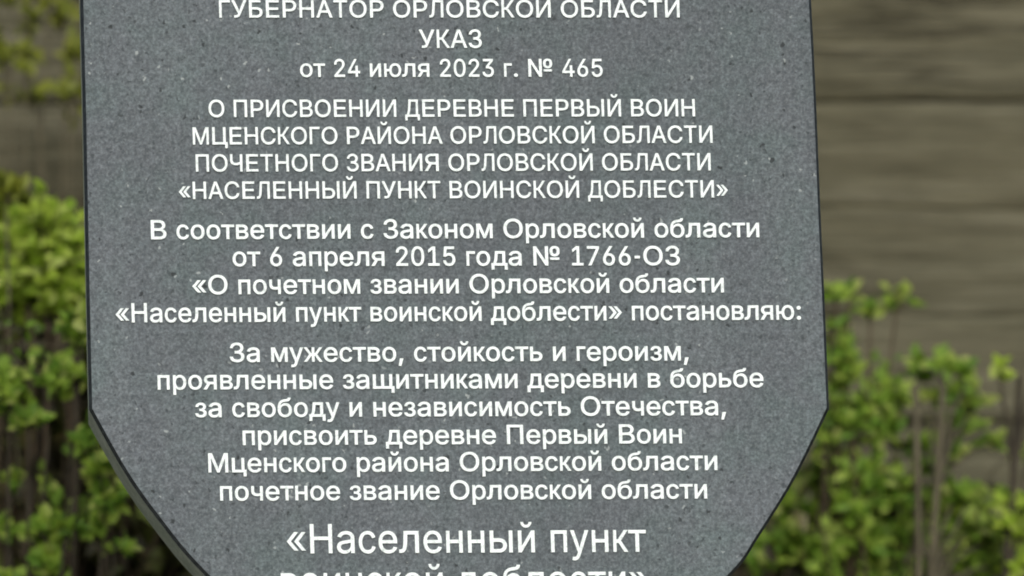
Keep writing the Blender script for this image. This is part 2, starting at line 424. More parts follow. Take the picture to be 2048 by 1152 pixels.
# ------------------------------------------------------------------ lettering
GLYPHS = {}
for row in """А 466 16,0 196,500 268,500 450,0 384,0 279,297 256,366 225,470 238,470 207,364 185,297 83,0|107,140 107,195 359,195 359,140
Б 458 61,0 61,500 371,500 371,444 127,444 127,290 247,290 280,288 311,282 338,273 362,260 382,243 398,224 410,201 417,176 419,148 417,119 410,93 398,69 382,49 363,32 339,18 311,8 281,2 247,0|127,55 245,55 278,58 305,66 326,80 342,98 351,121 354,149 351,174 342,195 326,212 305,225 278,232 245,235 127,235
В 466 61,0 61,500 246,500 280,498 310,492 336,482 357,469 375,453 389,434 399,413 405,391 407,367 405,347 401,330 395,314 381,296 364,281 344,270 321,262 321,258 338,255 355,250 371,241 386,230 399,216 411,200 420,180 425,158 427,134 425,109 419,87 409,66 394,47 375,31 352,18 323,8 290,2 252,0|127,56 250,56 287,58 316,66 337,78 351,94 360,113 363,134 360,159 350,181 340,194 327,205 312,214 295,221 275,225 253,227 127,227|127,280 243,280 261,282 278,285 294,291 315,304 330,321 340,341 343,366 340,387 332,405 319,421 300,434 276,441 245,444 127,444
Г 378 349,500 349,444 117,444 117,0 57,0 57,500
Д 473 26,-107 26,56 61,56 80,85 97,129 111,196 120,289 135,500 399,500 399,56 447,56 447,-107 395,-107 395,0 78,0 78,-107|123,56 346,56 346,444 184,444 173,289 163,190 158,161 153,134 147,110 140,88 132,70
Е 466 67,0 67,500 414,500 414,444 139,444 139,281 395,281 395,225 139,225 139,56 418,56 418,0
Ж 645 354,500 354,0 291,0 291,500|17,0 176,260 31,500 106,500 232,278 414,278 540,500 614,500 469,259 627,0 556,0 424,222 221,222 88,0
З 422 212,-7 180,-5 151,1 125,10 101,23 81,39 64,58 52,80 44,104 41,129 105,129 109,106 120,86 137,70 158,59 174,53 192,50 211,49 231,50 250,54 267,60 282,68 295,78 306,91 316,112 320,137 318,154 314,170 306,185 295,197 282,208 266,217 248,223 227,227 203,228 163,228 163,284 203,284 222,285 239,288 255,294 275,307 290,324 299,344 302,368 300,392 291,412 278,429 260,441 238,449 212,451 195,450 179,447 164,442 143,430 127,415 116,395 112,372 52,372 55,397 62,421 74,442 91,461 110,477 133,489 158,499 185,505 213,506 243,504 269,498 294,488 314,474 332,458 346,439 356,417 362,395 364,372 362,345 354,322 342,300 325,283 305,269 281,260 281,256 301,251 319,244 335,234 349,222 361,208 370,193 377,175 381,157 382,136 380,110 372,85 360,63 343,43 323,26 299,12 273,2 243,-5
И 502 444,0 382,0 382,286 383,322 385,377 387,446 399,444 360,374 332,325 308,285 131,0 58,0 58,500 119,500 119,192 119,154 118,106 114,53 105,54 130,105 154,148 173,179 371,500 444,500
Й 502 444,0 382,0 382,286 383,322 385,377 387,446 399,444 360,374 332,325 308,285 131,0 58,0 58,500 119,500 119,192 119,154 118,106 114,53 105,54 130,105 154,148 173,179 371,500 444,500|251,552 234,554 218,558 204,565 184,580 169,599 162,614 158,630 157,647 200,647 203,626 214,610 231,599 251,595 272,599 288,610 299,626 303,647 346,647 345,630 341,614 334,599 319,580 300,565 285,558 269,554
К 407 52,0 52,500 109,500 109,282 171,282 316,500 384,500 219,258 391,0 323,0 173,227 109,227 109,0
Л 458 28,0 28,56 40,56 59,58 74,65 85,79 94,101 98,121 102,147 105,177 129,500 405,500 405,0 348,0 348,444 180,444 160,172 150,95 145,75 138,57 130,42 115,23 96,10 81,5 64,1 45,0
М 582 56,0 56,500 140,500 257,184 266,156 277,120 288,82 298,48 285,48 294,81 306,119 317,155 326,184 441,500 526,500 526,0 467,0 467,286 467,321 468,362 469,406 469,449 475,449 461,402 446,356 433,316 422,286 316,0 265,0 158,286 147,315 134,355 120,400 104,449 110,449 111,409 112,365 113,323 113,286 113,0
Н 504 59,0 59,500 122,500 122,284 383,284 383,500 446,500 446,0 383,0 383,228 122,228 122,0
О 543 272,-7 239,-5 209,1 180,11 153,24 129,42 107,62 88,86 71,113 58,143 49,176 43,211 41,250 43,288 49,323 58,356 71,386 88,413 107,437 129,458 153,475 180,489 209,499 239,504 272,506 304,504 335,499 364,489 391,475 415,458 437,437 456,413 472,386 485,356 495,323 500,288 502,250 500,211 495,176 485,143 472,113 456,86 437,62 415,42 391,24 364,11 335,1 304,-5|272,52 302,54 330,62 356,75 379,92 399,114 416,142 426,165 433,191 437,219 438,250 437,280 433,309 426,335 416,358 399,385 379,408 356,425 330,438 302,445 272,448 242,445 214,438 188,425 164,407 144,385 128,358 118,334 111,309 107,280 105,250 107,219 111,191 118,165 128,142 144,115 164,92 188,75 214,62 242,55
П 502 444,500 444,0 381,0 381,444 121,444 121,0 58,0 58,500
Р 466 63,0 63,500 246,500 285,497 319,490 348,479 373,463 393,444 408,422 419,397 426,370 428,341 426,313 419,286 408,261 393,238 373,219 348,204 319,192 285,185 246,182 114,182 114,238 244,238 270,240 292,244 311,252 327,262 339,274 349,288 356,305 360,322 361,341 360,361 356,378 349,394 339,409 327,421 311,431 292,438 269,443 243,444 131,444 131,0
С 504 264,-7 233,-5 203,1 175,11 149,24 125,42 103,62 85,86 69,113 56,143 47,176 42,211 40,250 42,288 47,323 56,356 69,386 85,413 103,437 125,458 149,475 175,489 203,499 233,504 264,506 289,505 313,501 336,495 358,487 379,476 397,463 415,448 430,430 443,411 453,390 462,367 468,342 404,342 396,366 385,388 371,406 353,421 334,433 312,441 288,446 264,448 235,445 207,437 181,425 159,407 139,384 124,357 114,334 108,308 104,280 102,250 104,219 108,191 114,165 124,142 140,115 159,93 182,75 207,62 235,55 264,52 288,54 312,59 334,67 353,79 371,94 385,112 396,134 404,158 468,158 462,133 454,110 443,89 430,70 415,53 398,37 379,24 359,13 337,5 314,-2 289,-5
Т 427 30,444 30,500 396,500 396,444 244,444 244,0 183,0 183,444
У 444 88,0 88,56 124,56 147,58 165,64 179,75 188,91 198,114 17,500 88,500 156,350 188,277 212,211 236,146 217,146 251,240 294,350 356,500 427,500 248,83 224,40 208,23 186,11 169,5 148,1 123,0
Ц 517 455,0 62,0 62,500 128,500 128,56 389,56 389,500 455,500|443,-107 443,0 417,0 417,55 507,55 506,-107
Ч 465 213,186 181,188 152,194 126,203 104,216 85,234 70,255 59,281 52,311 50,346 50,500 112,500 112,346 115,313 126,287 143,267 165,254 191,246 221,243 247,244 273,249 297,257 321,267 343,280 365,294 365,232 343,219 321,208 296,199 271,192 243,188|346,0 346,500 408,500 408,0
Ы 618 109,302 249,302 282,300 313,294 340,284 364,270 384,253 400,233 412,209 419,183 422,154 419,124 412,97 401,72 385,51 365,33 341,19 313,8 283,2 249,0 61,0 61,500 126,500 126,55 248,55 279,58 306,67 328,82 344,102 354,126 357,154 356,173 351,189 344,204 328,222 306,235 289,242 270,245 248,247 109,247|557,500 557,0 492,0 492,500
Ь 458 109,302 250,302 284,300 314,294 342,284 366,270 386,253 402,233 414,209 421,183 424,154 421,124 414,97 403,72 386,51 366,33 342,19 315,8 284,2 250,0 61,0 61,500 126,500 126,55 249,55 281,58 307,67 329,82 346,102 356,126 359,154 357,173 353,189 345,204 329,222 308,235 290,242 271,245 249,247 109,247
Я 504 437,0 364,0 364,444 243,444 215,443 191,439 170,432 154,423 140,411 130,398 122,382 118,365 117,346 118,327 122,310 130,295 146,276 170,262 191,256 215,252 242,251 397,251 397,194 240,194 198,196 162,203 131,213 104,228 83,245 66,267 54,291 47,317 44,346 47,375 54,401 66,425 82,447 104,465 130,480 161,491 198,498 239,500 437,500|108,0 24,0 165,225 246,225
а 388 159,-8 136,-7 115,-2 94,5 76,15 60,28 48,44 38,62 32,83 30,106 32,126 36,143 43,158 58,176 77,190 92,197 108,202 125,207 178,216 233,223 252,226 265,231 272,238 275,250 275,252 273,274 266,291 255,306 239,316 219,323 195,325 170,323 149,317 131,307 117,295 107,282 100,269 41,286 51,307 63,325 78,340 95,352 113,362 133,369 153,374 173,377 194,378 238,373 255,368 270,362 285,354 299,344 311,330 322,315 330,296 334,273 336,247 336,0 276,0 276,51 272,51 251,24 235,11 215,1 199,-4 180,-7|170,45 192,46 211,50 227,58 248,73 263,92 272,113 275,135 275,186 259,179 231,173 200,168 175,165 134,156 117,148 103,137 95,122 92,103 94,85 102,71 114,60 129,51 148,46
б 400 202,-8 171,-5 142,2 116,15 92,32 72,54 56,80 46,103 39,127 35,153 33,182 33,195 34,223 35,249 37,273 40,296 45,323 52,347 61,369 71,388 84,404 98,418 115,430 134,440 155,447 178,453 204,457 232,460 266,466 276,472 282,479 286,500 339,500 336,474 329,453 315,436 295,423 278,417 256,412 232,409 200,406 173,401 151,394 132,383 116,369 104,350 94,327 87,297 82,261 84,261 92,278 102,293 114,308 129,322 145,334 163,343 182,351 202,355 222,357 249,354 273,346 296,333 316,316 333,295 348,269 358,241 365,211 367,178 364,144 357,112 346,83 330,57 310,35 287,16 261,3 233,-5|202,45 223,47 242,52 259,61 273,73 285,88 295,106 302,126 306,149 307,175 306,201 302,224 295,244 286,262 275,277 261,289 244,297 226,302 205,304 184,302 164,297 147,287 131,275 118,259 107,241 99,220 95,197 93,172 94,149 99,127 106,107 116,89 129,74 144,61 161,52 181,47
в 371 50,0 50,373 197,373 225,371 250,366 272,357 290,346 310,326 321,301 325,273 323,253 317,236 306,222 292,210 275,202 256,196 276,191 295,181 313,168 327,150 334,135 338,119 339,101 337,82 333,65 325,49 314,35 300,23 284,13 265,6 243,1 220,0|105,55 220,55 245,58 264,68 276,85 280,106 276,131 264,150 245,162 220,166 105,166|105,216 197,216 218,218 235,223 249,230 262,247 267,268 262,289 248,305 234,312 217,316 197,318 105,318
г 255 243,373 243,317 95,317 95,0 44,0 44,373
д 408 12,-108 12,55 42,55 62,81 76,114 86,161 93,227 105,373 340,373 340,55 395,55 395,-108 337,-108 337,0 71,0 71,-108|109,55 282,55 282,317 158,317 150,227 147,198 144,172 140,147 136,124 129,98 120,74
е 388 204,-8 170,-5 140,3 112,16 89,34 69,57 54,83 44,106 38,130 34,156 33,183 34,211 38,237 44,262 53,285 69,312 88,334 111,353 137,367 166,375 197,378 217,376 236,373 256,367 274,359 291,348 307,335 321,319 333,299 343,277 351,251 355,223 357,190 357,166 72,166 72,217 325,217 298,199 296,222 293,244 286,264 277,281 266,296 252,308 236,317 218,323 197,324 176,322 157,317 141,308 126,296 114,281 105,265 98,247 94,227 92,207 92,174 94,148 98,125 106,104 117,87 130,72 145,60 163,52 183,47 204,45 225,47 244,52 260,60 274,71 286,86 294,104 351,89 344,71 335,54 322,39 307,25 291,14 272,4 251,-3 228,-7
ж 467 17,0 145,189 19,373 79,373 183,214 209,214 209,373 259,373 259,214 284,214 388,373 448,373 323,189 450,0 389,0 283,159 259,159 259,0 209,0 209,159 185,159 79,0
з 321 160,-4 137,-3 115,1 94,8 76,17 60,28 47,42 38,57 32,75 29,94 87,94 94,75 110,60 125,53 141,48 160,47 180,49 197,54 212,64 227,83 232,107 230,124 223,138 211,151 194,160 175,166 152,168 128,168 128,213 152,213 171,215 188,220 202,229 217,247 222,271 218,294 206,312 193,321 178,326 161,328 144,326 128,322 113,314 98,297 92,276 37,276 39,295 45,313 55,329 67,343 82,355 100,364 119,371 140,376 162,377 184,375 205,371 223,363 239,353 253,340 264,326 272,310 277,292 278,274 276,253 270,235 259,220 245,208 229,199 210,194 210,191 235,185 255,175 271,161 283,144 290,125 292,103 290,83 284,64 275,47 262,32 246,20 228,9 207,2 184,-3
и 390 340,0 281,0 281,270 278,270 105,0 50,0 50,373 108,373 108,102 112,102 285,373 340,373
й 390 340,0 281,0 281,270 278,270 105,0 50,0 50,373 108,373 108,102 112,102 285,373 340,373|195,425 178,427 162,431 148,438 129,453 114,472 107,487 103,503 101,520 144,520 147,499 158,482 174,471 195,468 215,471 232,482 243,499 246,520 289,520 288,503 283,487 276,472 262,453 243,438 228,431 212,427
к 306 43,0 43,373 92,373 92,211 124,211 234,373 297,373 173,193 299,0 236,0 136,156 92,156 92,0
л 407 7,0 7,55 20,55 36,57 49,62 60,71 68,84 75,104 79,130 85,207 92,373 354,373 354,0 291,0 291,317 151,317 146,186 143,156 140,129 136,105 131,83 122,57 110,37 96,21 77,9 54,2 28,0
м 480 47,0 47,373 130,373 208,165 221,130 230,98 238,69 245,40 235,40 242,68 250,98 259,130 272,165 349,373 433,373 433,0 378,0 378,194 378,233 378,271 379,309 379,348 386,348 372,295 357,248 338,194 264,0 216,0 140,194 121,247 106,295 92,348 100,348 101,312 101,274 102,234 102,194 102,0
н 386 291,219 291,164 94,164 94,219|107,373 107,0 50,0 50,373|336,373 336,0 278,0 278,373
о 388 194,-8 163,-5 135,3 109,16 87,34 68,57 52,84 43,106 37,130 33,156 32,184 33,212 37,239 43,263 52,286 68,313 87,335 109,353 135,367 163,375 194,378 225,375 254,367 279,353 302,335 321,313 336,286 345,263 351,239 355,212 356,184 355,156 351,130 345,106 336,84 321,57 302,34 279,16 254,3 225,-5|194,46 216,48 236,54 253,65 267,79 278,96 287,115 294,137 297,160 299,184 297,209 294,232 287,254 278,273 267,290 253,305 236,315 216,322 194,324 172,322 152,315 136,305 122,290 110,273 101,254 95,232 91,209 90,184 91,160 95,137 101,115 110,96 122,79 136,65 152,54 172,48
п 378 329,373 329,0 273,0 273,317 106,317 106,0 49,0 49,373
р 388 48,-140 48,373 102,373 102,314 108,314 126,340 139,354 157,366 172,372 189,376 210,378 237,375 263,367 286,354 307,336 324,314 338,287 347,265 352,240 356,214 357,185 356,157 352,130 347,106 339,83 325,56 307,34 287,16 263,3 238,-5 210,-8 190,-7 173,-3 158,4 140,16 126,31 108,58 104,58 104,-140|202,46 222,48 240,54 256,64 269,78 280,95 289,115 295,137 299,160 300,186 299,211 295,235 289,257 281,276 270,292 256,306 240,316 222,322 202,324 181,322 163,316 147,307 134,293 123,277 114,258 108,237 104,212 103,186 104,160 108,135 115,113 123,94 134,77 148,64 164,54 182,48
с 349 183,-8 154,-5 127,3 103,16 82,34 64,57 49,84 41,106 35,130 31,156 30,184 31,212 35,239 41,263 49,286 64,313 82,335 103,353 127,367 154,375 183,378 199,377 215,374 229,370 250,362 269,350 286,334 300,316 308,303 314,288 319,272 267,257 256,284 238,305 214,319 183,324 162,322 144,315 128,305 115,290 104,273 96,254 90,232 86,209 85,184 86,160 90,137 96,115 104,96 115,79 128,65 144,54 162,48 183,46 214,51 239,65 257,87 268,115 320,101 315,84 309,69 301,55 287,37 270,21 258,12 244,5 230,-1 215,-5 199,-7
т 320 130,0 130,319 6,319 6,373 313,373 313,319 190,319 190,0
у 349 43,-136 55,-84 64,-86 79,-88 93,-87 106,-82 117,-73 127,-57 135,-35 146,-1 16,373 76,373 148,152 168,85 184,20 165,20 182,85 201,152 274,373 333,373 183,-57 176,-75 168,-91 158,-105 143,-122 125,-133 105,-140 82,-143 58,-141
щ 576 52,373 113,373 113,55 253,55 253,373 313,373 313,55 454,55 454,373 514,373 514,0 52,0|503,-107 503,0 478,0 478,55 564,55 563,-107
ц 399 50,0 50,373 109,373 109,55 283,55 283,373 341,373 341,0|330,-107 330,0 306,0 306,55 389,55 389,-107
ч 364 179,116 151,119 125,125 103,136 83,151 68,170 57,194 50,222 48,254 48,373 103,373 103,254 106,228 113,207 125,192 141,181 159,174 179,172 201,172 221,175 240,178 294,196 294,140 258,128 221,119|261,0 261,373 316,373 316,0
ы 503 103,240 211,240 239,238 264,233 286,224 304,213 320,199 332,182 341,164 346,143 348,121 346,99 341,79 332,60 320,43 304,28 285,16 264,7 239,2 211,0 52,0 52,373 112,373 112,55 211,55 232,57 250,63 266,73 278,86 285,101 287,119 285,137 278,153 266,166 250,176 232,182 211,184 103,184|391,0 391,373 451,373 451,0
ь 364 98,240 201,240 228,238 251,233 272,224 290,213 305,199 316,182 325,164 330,143 331,121 330,99 325,79 316,60 305,43 290,28 272,16 251,7 227,2 201,0 49,0 49,373 107,373 107,55 201,55 221,57 238,63 253,73 265,86 272,101 274,119 272,137 265,153 253,166 238,176 221,182 201,184 98,184
ю 524 47,0 47,373 99,373 99,0|87,159 87,213 211,213 211,159|338,-8 308,-5 281,3 256,16 235,34 217,57 202,84 193,106 187,130 184,156 183,184 184,212 187,239 193,263 202,286 217,313 235,335 256,353 281,367 308,375 338,378 367,375 394,367 419,353 441,335 459,313 473,286 482,263 488,239 492,212 493,184 492,156 488,130 482,106 473,84 459,57 441,34 419,16 394,3 367,-5|338,46 359,48 378,54 394,65 407,79 418,96 427,115 433,137 436,160 438,184 436,209 433,232 427,254 418,273 407,290 394,305 378,315 359,322 338,324 316,322 298,315 282,305 268,290 257,273 249,254 243,232 239,209 238,184 239,160 243,137 249,115 257,96 268,79 282,65 298,54 316,48
я 378 326,0 267,0 267,320 181,320 152,318 129,313 112,303 100,290 94,274 91,255 94,236 101,220 112,207 129,198 152,192 181,190 292,190 292,140 177,140 142,142 113,148 88,157 67,171 47,194 35,222 31,255 35,287 47,316 67,340 88,354 113,364 142,371 176,373 326,373|84,0 15,0 119,169 186,169
0 388 194,-7 171,-5 149,1 129,10 111,24 95,41 81,61 69,84 59,111 51,141 45,175 42,211 41,250 42,288 46,325 51,358 59,388 69,415 82,439 96,459 112,476 130,489 150,499 171,505 194,506 218,505 239,499 259,489 277,476 293,459 307,439 319,415 329,388 337,358 343,325 346,288 347,250 346,211 343,175 337,141 329,111 319,84 307,61 293,41 277,24 259,10 239,1 218,-5|194,49 215,51 233,59 249,72 263,91 274,114 283,141 288,165 292,191 294,219 295,250 294,280 292,309 288,335 283,359 274,386 263,409 249,427 233,441 215,449 194,451 174,449 156,441 140,427 126,409 115,386 106,359 100,335 97,309 94,280 94,250 94,219 97,191 100,165 106,141 115,114 126,91 140,72 156,59 174,51
1 388 66,0 66,54 335,54 335,0|236,500 236,0 182,0 182,440 179,440 74,351 74,419 170,500
2 388 55,0 55,47 201,225 242,277 252,292 260,307 266,321 272,342 275,365 272,390 264,411 251,428 234,441 221,447 207,450 192,451 175,450 161,446 148,440 131,425 119,406 113,391 110,374 109,355 56,355 58,384 64,411 74,434 87,455 103,473 123,487 144,498 168,504 193,506 218,504 241,498 262,488 281,474 297,457 309,437 319,415 325,391 327,366 326,348 323,330 318,312 311,294 301,275 288,254 229,176 131,59 131,56 334,56 334,0
3 388 187,-7 161,-5 137,1 114,10 93,22 75,38 60,56 49,78 41,102 37,129 94,129 98,106 108,86 123,70 142,58 156,53 171,50 187,49 205,50 221,54 236,60 249,68 260,78 270,91 277,106 281,123 282,142 281,160 277,177 271,193 262,207 250,219 235,229 218,237 197,242 172,243 134,243 134,294 247,440 247,444 60,444 60,500 319,500 319,452 181,273 181,284 212,285 240,281 264,271 286,257 304,239 318,218 328,195 335,169 337,142 335,114 328,88 318,65 303,44 285,27 265,12 241,2 215,-5
4 388 34,104 34,156 212,500 266,500 93,163 93,160 354,160 354,104|241,0 241,119 241,144 241,312 294,312 294,0
5 388 190,-7 165,-5 141,1 120,11 101,24 85,40 71,59 61,80 54,103 51,128 105,128 109,107 118,87 132,71 149,59 168,52 190,49 207,51 222,55 237,63 250,74 260,87 269,102 276,120 280,139 281,159 280,180 276,199 269,217 260,233 249,246 235,257 221,266 204,270 187,272 172,271 158,268 144,264 124,254 110,241 58,248 82,500 314,500 314,444 129,444 115,296 117,296 133,309 152,319 166,324 181,327 197,328 216,326 234,322 252,315 268,306 283,294 296,280 307,264 317,247 325,227 330,206 334,184 335,160 333,129 327,101 316,74 302,51 285,31 265,15 242,3 217,-4
6 388 194,-7 168,-4 144,3 122,14 102,30 86,50 72,73 62,99 56,128 54,159 56,183 61,209 68,235 77,256 88,280 101,306 118,334 216,500 276,500 129,257 125,257 132,270 142,283 154,293 168,302 184,307 201,309 227,306 250,300 271,289 289,275 304,257 317,236 326,211 332,184 333,154 331,124 325,97 315,71 302,49 285,30 266,14 244,3 220,-4|194,48 210,49 225,54 239,62 251,72 261,85 269,100 276,116 279,135 281,154 279,174 276,193 269,210 261,224 251,237 239,247 225,255 210,259 194,261 178,259 163,255 149,247 137,237 127,225 118,210 112,194 108,175 107,156 108,135 112,117 118,100 127,85 137,72 149,62 163,54 178,49
7 388 83,0 277,440 277,444 53,444 53,500 335,500 335,441 141,0
8 388 194,-7 166,-5 140,1 116,11 95,25 78,41 64,61 53,83 47,107 44,133 46,154 49,173 56,192 64,209 74,224 87,237 100,247 115,255 131,260 131,262 111,271 94,284 79,302 69,324 62,348 60,374 62,398 68,421 78,442 91,460 106,476 125,489 146,499 169,504 194,506 219,504 241,499 262,489 281,476 297,460 310,442 319,421 325,398 327,374 325,348 319,324 308,303 294,284 277,271 258,262 258,260 273,255 288,247 301,237 313,224 323,209 332,192 338,173 342,154 344,133 341,107 335,83 324,61 310,41 292,25 272,11 248,1 222,-5|194,48 212,50 229,53 244,59 263,72 277,90 286,111 289,136 287,154 283,170 276,185 267,198 256,210 242,219 228,226 211,230 194,231 176,230 160,226 145,219 132,210 120,198 111,185 104,170 100,154 99,136 102,111 110,90 124,72 143,59 159,53 175,50|194,284 216,287 235,295 251,308 263,325 271,345 274,369 271,392 264,413 252,429 236,442 216,449 194,452 179,451 165,447 152,442 136,429 124,413 116,392 114,369 116,345 124,325 136,308 152,295 172,287
9 388 194,506 220,504 244,497 266,485 285,469 302,450 315,427 325,400 331,372 333,341 332,316 327,291 319,265 311,244 300,220 286,194 270,165 172,0 112,0 258,243 263,243 256,230 246,217 234,206 220,198 204,193 187,191 161,193 138,200 118,210 99,225 84,243 71,264 62,289 56,316 54,345 56,376 63,403 73,429 86,451 103,470 122,486 144,497 168,504|194,452 178,451 163,446 149,438 137,428 127,415 119,400 112,383 109,365 107,345 109,325 112,307 119,290 127,275 137,263 149,253 163,245 178,241 194,239 210,241 225,245 239,253 251,263 261,275 270,290 276,306 279,324 281,344 279,364 276,383 270,400 261,415 251,428 239,438 225,446 210,451
. 194 98,-4 80,-1 65,9 55,23 51,40 55,58 65,72 80,82 98,85 117,82 132,72 142,58 146,40 142,23 132,9 117,-1
, 194 39,-117 70,70 141,70 87,-117
: 194 98,-4 80,-1 65,9 55,23 51,40 55,58 65,72 80,82 98,85 117,82 132,72 142,58 146,40 142,23 132,9 117,-1|98,266 80,269 65,279 55,293 51,311 55,328 65,342 80,352 98,355 117,352 132,342 142,328 146,311 142,293 132,279 117,269
- 233 173,240 173,184 59,184 59,240
« 388 162,48 32,205 162,363 230,363 101,205 230,48|296,48 165,205 296,363 364,363 235,205 364,48
» 388 25,48 154,205 25,363 92,363 223,205 92,48|159,48 287,205 159,363 226,363 357,205 226,48
№ 749 59,0 59,500 120,500 343,119 348,119 348,500 410,500 410,0 349,0 127,378 122,378 122,0|472,151 472,201 685,201 685,151|578,244 555,246 535,251 516,259 500,269 486,283 475,299 467,317 463,337 461,359 461,392 463,414 467,434 475,452 486,468 499,482 516,493 534,501 555,505 578,507 601,505 622,501 640,493 656,482 669,468 680,452 688,434 692,414 694,392 694,359 692,337 688,317 680,298 669,283 656,269 640,258 622,250 601,246|578,293 603,298 621,311 629,325 633,341 635,359 635,392 631,418 621,439 603,452 578,456 552,452 534,439 524,418 520,392 520,359 522,340 527,324 534,311 553,298""".split('\n'):
    ch, adv, rest = row.split(' ', 2)
    GLYPHS[ch] = (int(adv), [[tuple(map(int, q.split(','))) for q in s.split(' ')] for s in rest.split('|')])
SPACE = 194

def area(pl): return sum(a[0] * b[1] - b[0] * a[1] for a, b in zip(pl, pl[1:] + pl[:1])) / 2
def winding(x, y, rings):
    wn = 0
    for pl in rings:
        for a, b in zip(pl, pl[1:] + pl[:1]):
            if (a[1] > y) != (b[1] > y):
                if x < (b[0] - a[0]) * (y - a[1]) / (b[1] - a[1]) + a[0]: wn += 1 if b[1] > a[1] else -1
    return wn
def fatten(pl, dd):
    res = []
    n = len(pl)
    for i in range(n):
        a, b, c = Vector(pl[i - 1]), Vector(pl[i]), Vector(pl[(i + 1) % n])
        d1, d2 = (b - a).normalized(), (c - b).normalized()
        n1, n2 = Vector((d1.y, -d1.x)), Vector((d2.y, -d2.x))
        m = n1 + n2
        m = m / max(.6, m.dot(n1))
        res.append(tuple(b + m * dd))
    return res
PARTS = {}
def glyph_parts(ch, fat):
    """filled outline of one letter: points, triangles, boundary edges"""
    if (ch, fat) in PARTS: return PARTS[ch, fat]
    sp = GLYPHS[ch][1]
    sgn = 1 if area(max(sp, key=lambda q: abs(area(q)))) > 0 else -1
    rings = [fatten(q, fat * sgn) for q in sp]
    vs, es = [], []
    for r in rings:
        b0 = len(vs); vs += [Vector(q) for q in r]
        es += [(b0 + i, b0 + (i + 1) % len(r)) for i in range(len(r))]
    V, E, F, *_ = delaunay_2d_cdt(vs, es, [], 0, 1e-3)
    tris = []
    for f in F:
        cx = sum(V[q].x for q in f) / len(f); cy = sum(V[q].y for q in f) / len(f)
        if winding(cx + .0131, cy + .0171, rings) != 0: tris.append(tuple(f))
    cnt = {}
    for f in tris:
        for i in range(3): cnt[f[i], f[(i + 1) % 3]] = 1
    edges = [e for e in cnt if (e[1], e[0]) not in cnt]
    PARTS[ch, fat] = ([(q.x, q.y) for q in V], tris, edges)
    return PARTS[ch, fat]

LINES = [  # text, left px, right px, baseline at left, at right, cap height
    ('ГУБЕРНАТОР ОРЛОВСКОЙ ОБЛАСТИ', 438.6, 1358.8, 36.0, 35.6, 35),
    ('УКАЗ', 838, 963.5, 96.6, 96.4, 36.5),
    ('от 24 июля 2023 г. № 465', 600.4, 1204.9, 154.6, 154, 35.5),
    ('О ПРИСВОЕНИИ ДЕРЕВНЕ ПЕРВЫЙ ВОИН', 417.4, 1389.6, 234.9, 233.3, 34.5),
    ('МЦЕНСКОГО РАЙОНА ОРЛОВСКОЙ ОБЛАСТИ', 385.9, 1424.6, 289.8, 286.2, 34.5),
    ('ПОЧЕТНОГО ЗВАНИЯ ОРЛОВСКОЙ ОБЛАСТИ', 391.9, 1421, 343.9, 341.3, 34.5),
    ('«НАСЕЛЕННЫЙ ПУНКТ ВОИНСКОЙ ДОБЛЕСТИ»', 358, 1455.5, 398.6, 395.4, 34.5),
    ('В соответствии с Законом Орловской области', 302.2, 1518, 479.3, 475.0, 38.5),
    ('от 6 апреля 2015 года № 1766-ОЗ', 465.5, 1359.5, 533.0, 531.0, 38.5),
    ('«О почетном звании Орловской области', 384.7, 1447.3, 589.2, 585.3, 38.5),
    ('«Населенный пункт воинской доблести» постановляю:', 231.6, 1601.4, 645.4, 639.8, 38.5),
    ('За мужество, стойкость и героизм,', 459.7, 1376.8, 724.6, 721.5, 38.5),
    ('проявленные защитниками деревни в борьбе', 315.6, 1526.5, 779.8, 774.8, 38.5),
    ('за свободу и независимость Отечества,', 390.8, 1451.7, 835.0, 830.7, 38.5),
    ('присвоить деревне Первый Воин', 485.6, 1363.5, 890.6, 887.0, 38.5),
    ('Мценского района Орловской области', 417, 1434.3, 945.3, 940.5, 38.5),
    ('почетное звание Орловской области', 440.5, 1413.8, 1001.7, 997.3, 38.5),
    ('«Населенный пункт', 574, 1292.1, 1107.2, 1103.8, 58.5),
    ('воинской доблести»', 562.6, 1297, 1190.5, 1187, 58.5),
]
RELIEF = .0016
def make_line(text, xl, xr, bl, br, cap):
    fat = 2.5 if cap > 50 else 7.0 if cap > 38 else 5.5
    pen, placed, lo, hi = 0, [], 1e9, -1e9
    for ch in text:
        if ch == ' ': pen += SPACE; continue
        g = glyph_parts(ch, fat)
        lo = min(lo, min(p[0] for p in g[0]) + pen); hi = max(hi, max(p[0] for p in g[0]) + pen)
        placed.append((pen, g)); pen += GLYPHS[ch][0]
    sx = (xr - xl) / (hi - lo); sy = cap / (500 + 2 * fat)
    verts, faces = [], []
    for pen, (pts, tris, edges) in placed:
        base = len(verts); n = len(pts)
        for depth in (-RELIEF, .0004):
            for gx, gy in pts:
                u = (gx + pen - lo) * sx
                up = (gy + fat) * sy
                q = P(xl + u - .031 * up, bl + (br - bl) * u / (xr - xl) - up, 0)
                verts.append((q.x, depth, q.z))
        for t3 in tris: faces.append(tuple(base + q for q in t3))
        for i, j in edges: faces.append((base + j, base + i, base + n + i, base + n + j))
    build('inscription_line', verts, faces, PAINT, stele)
for L in LINES: make_line(*L)

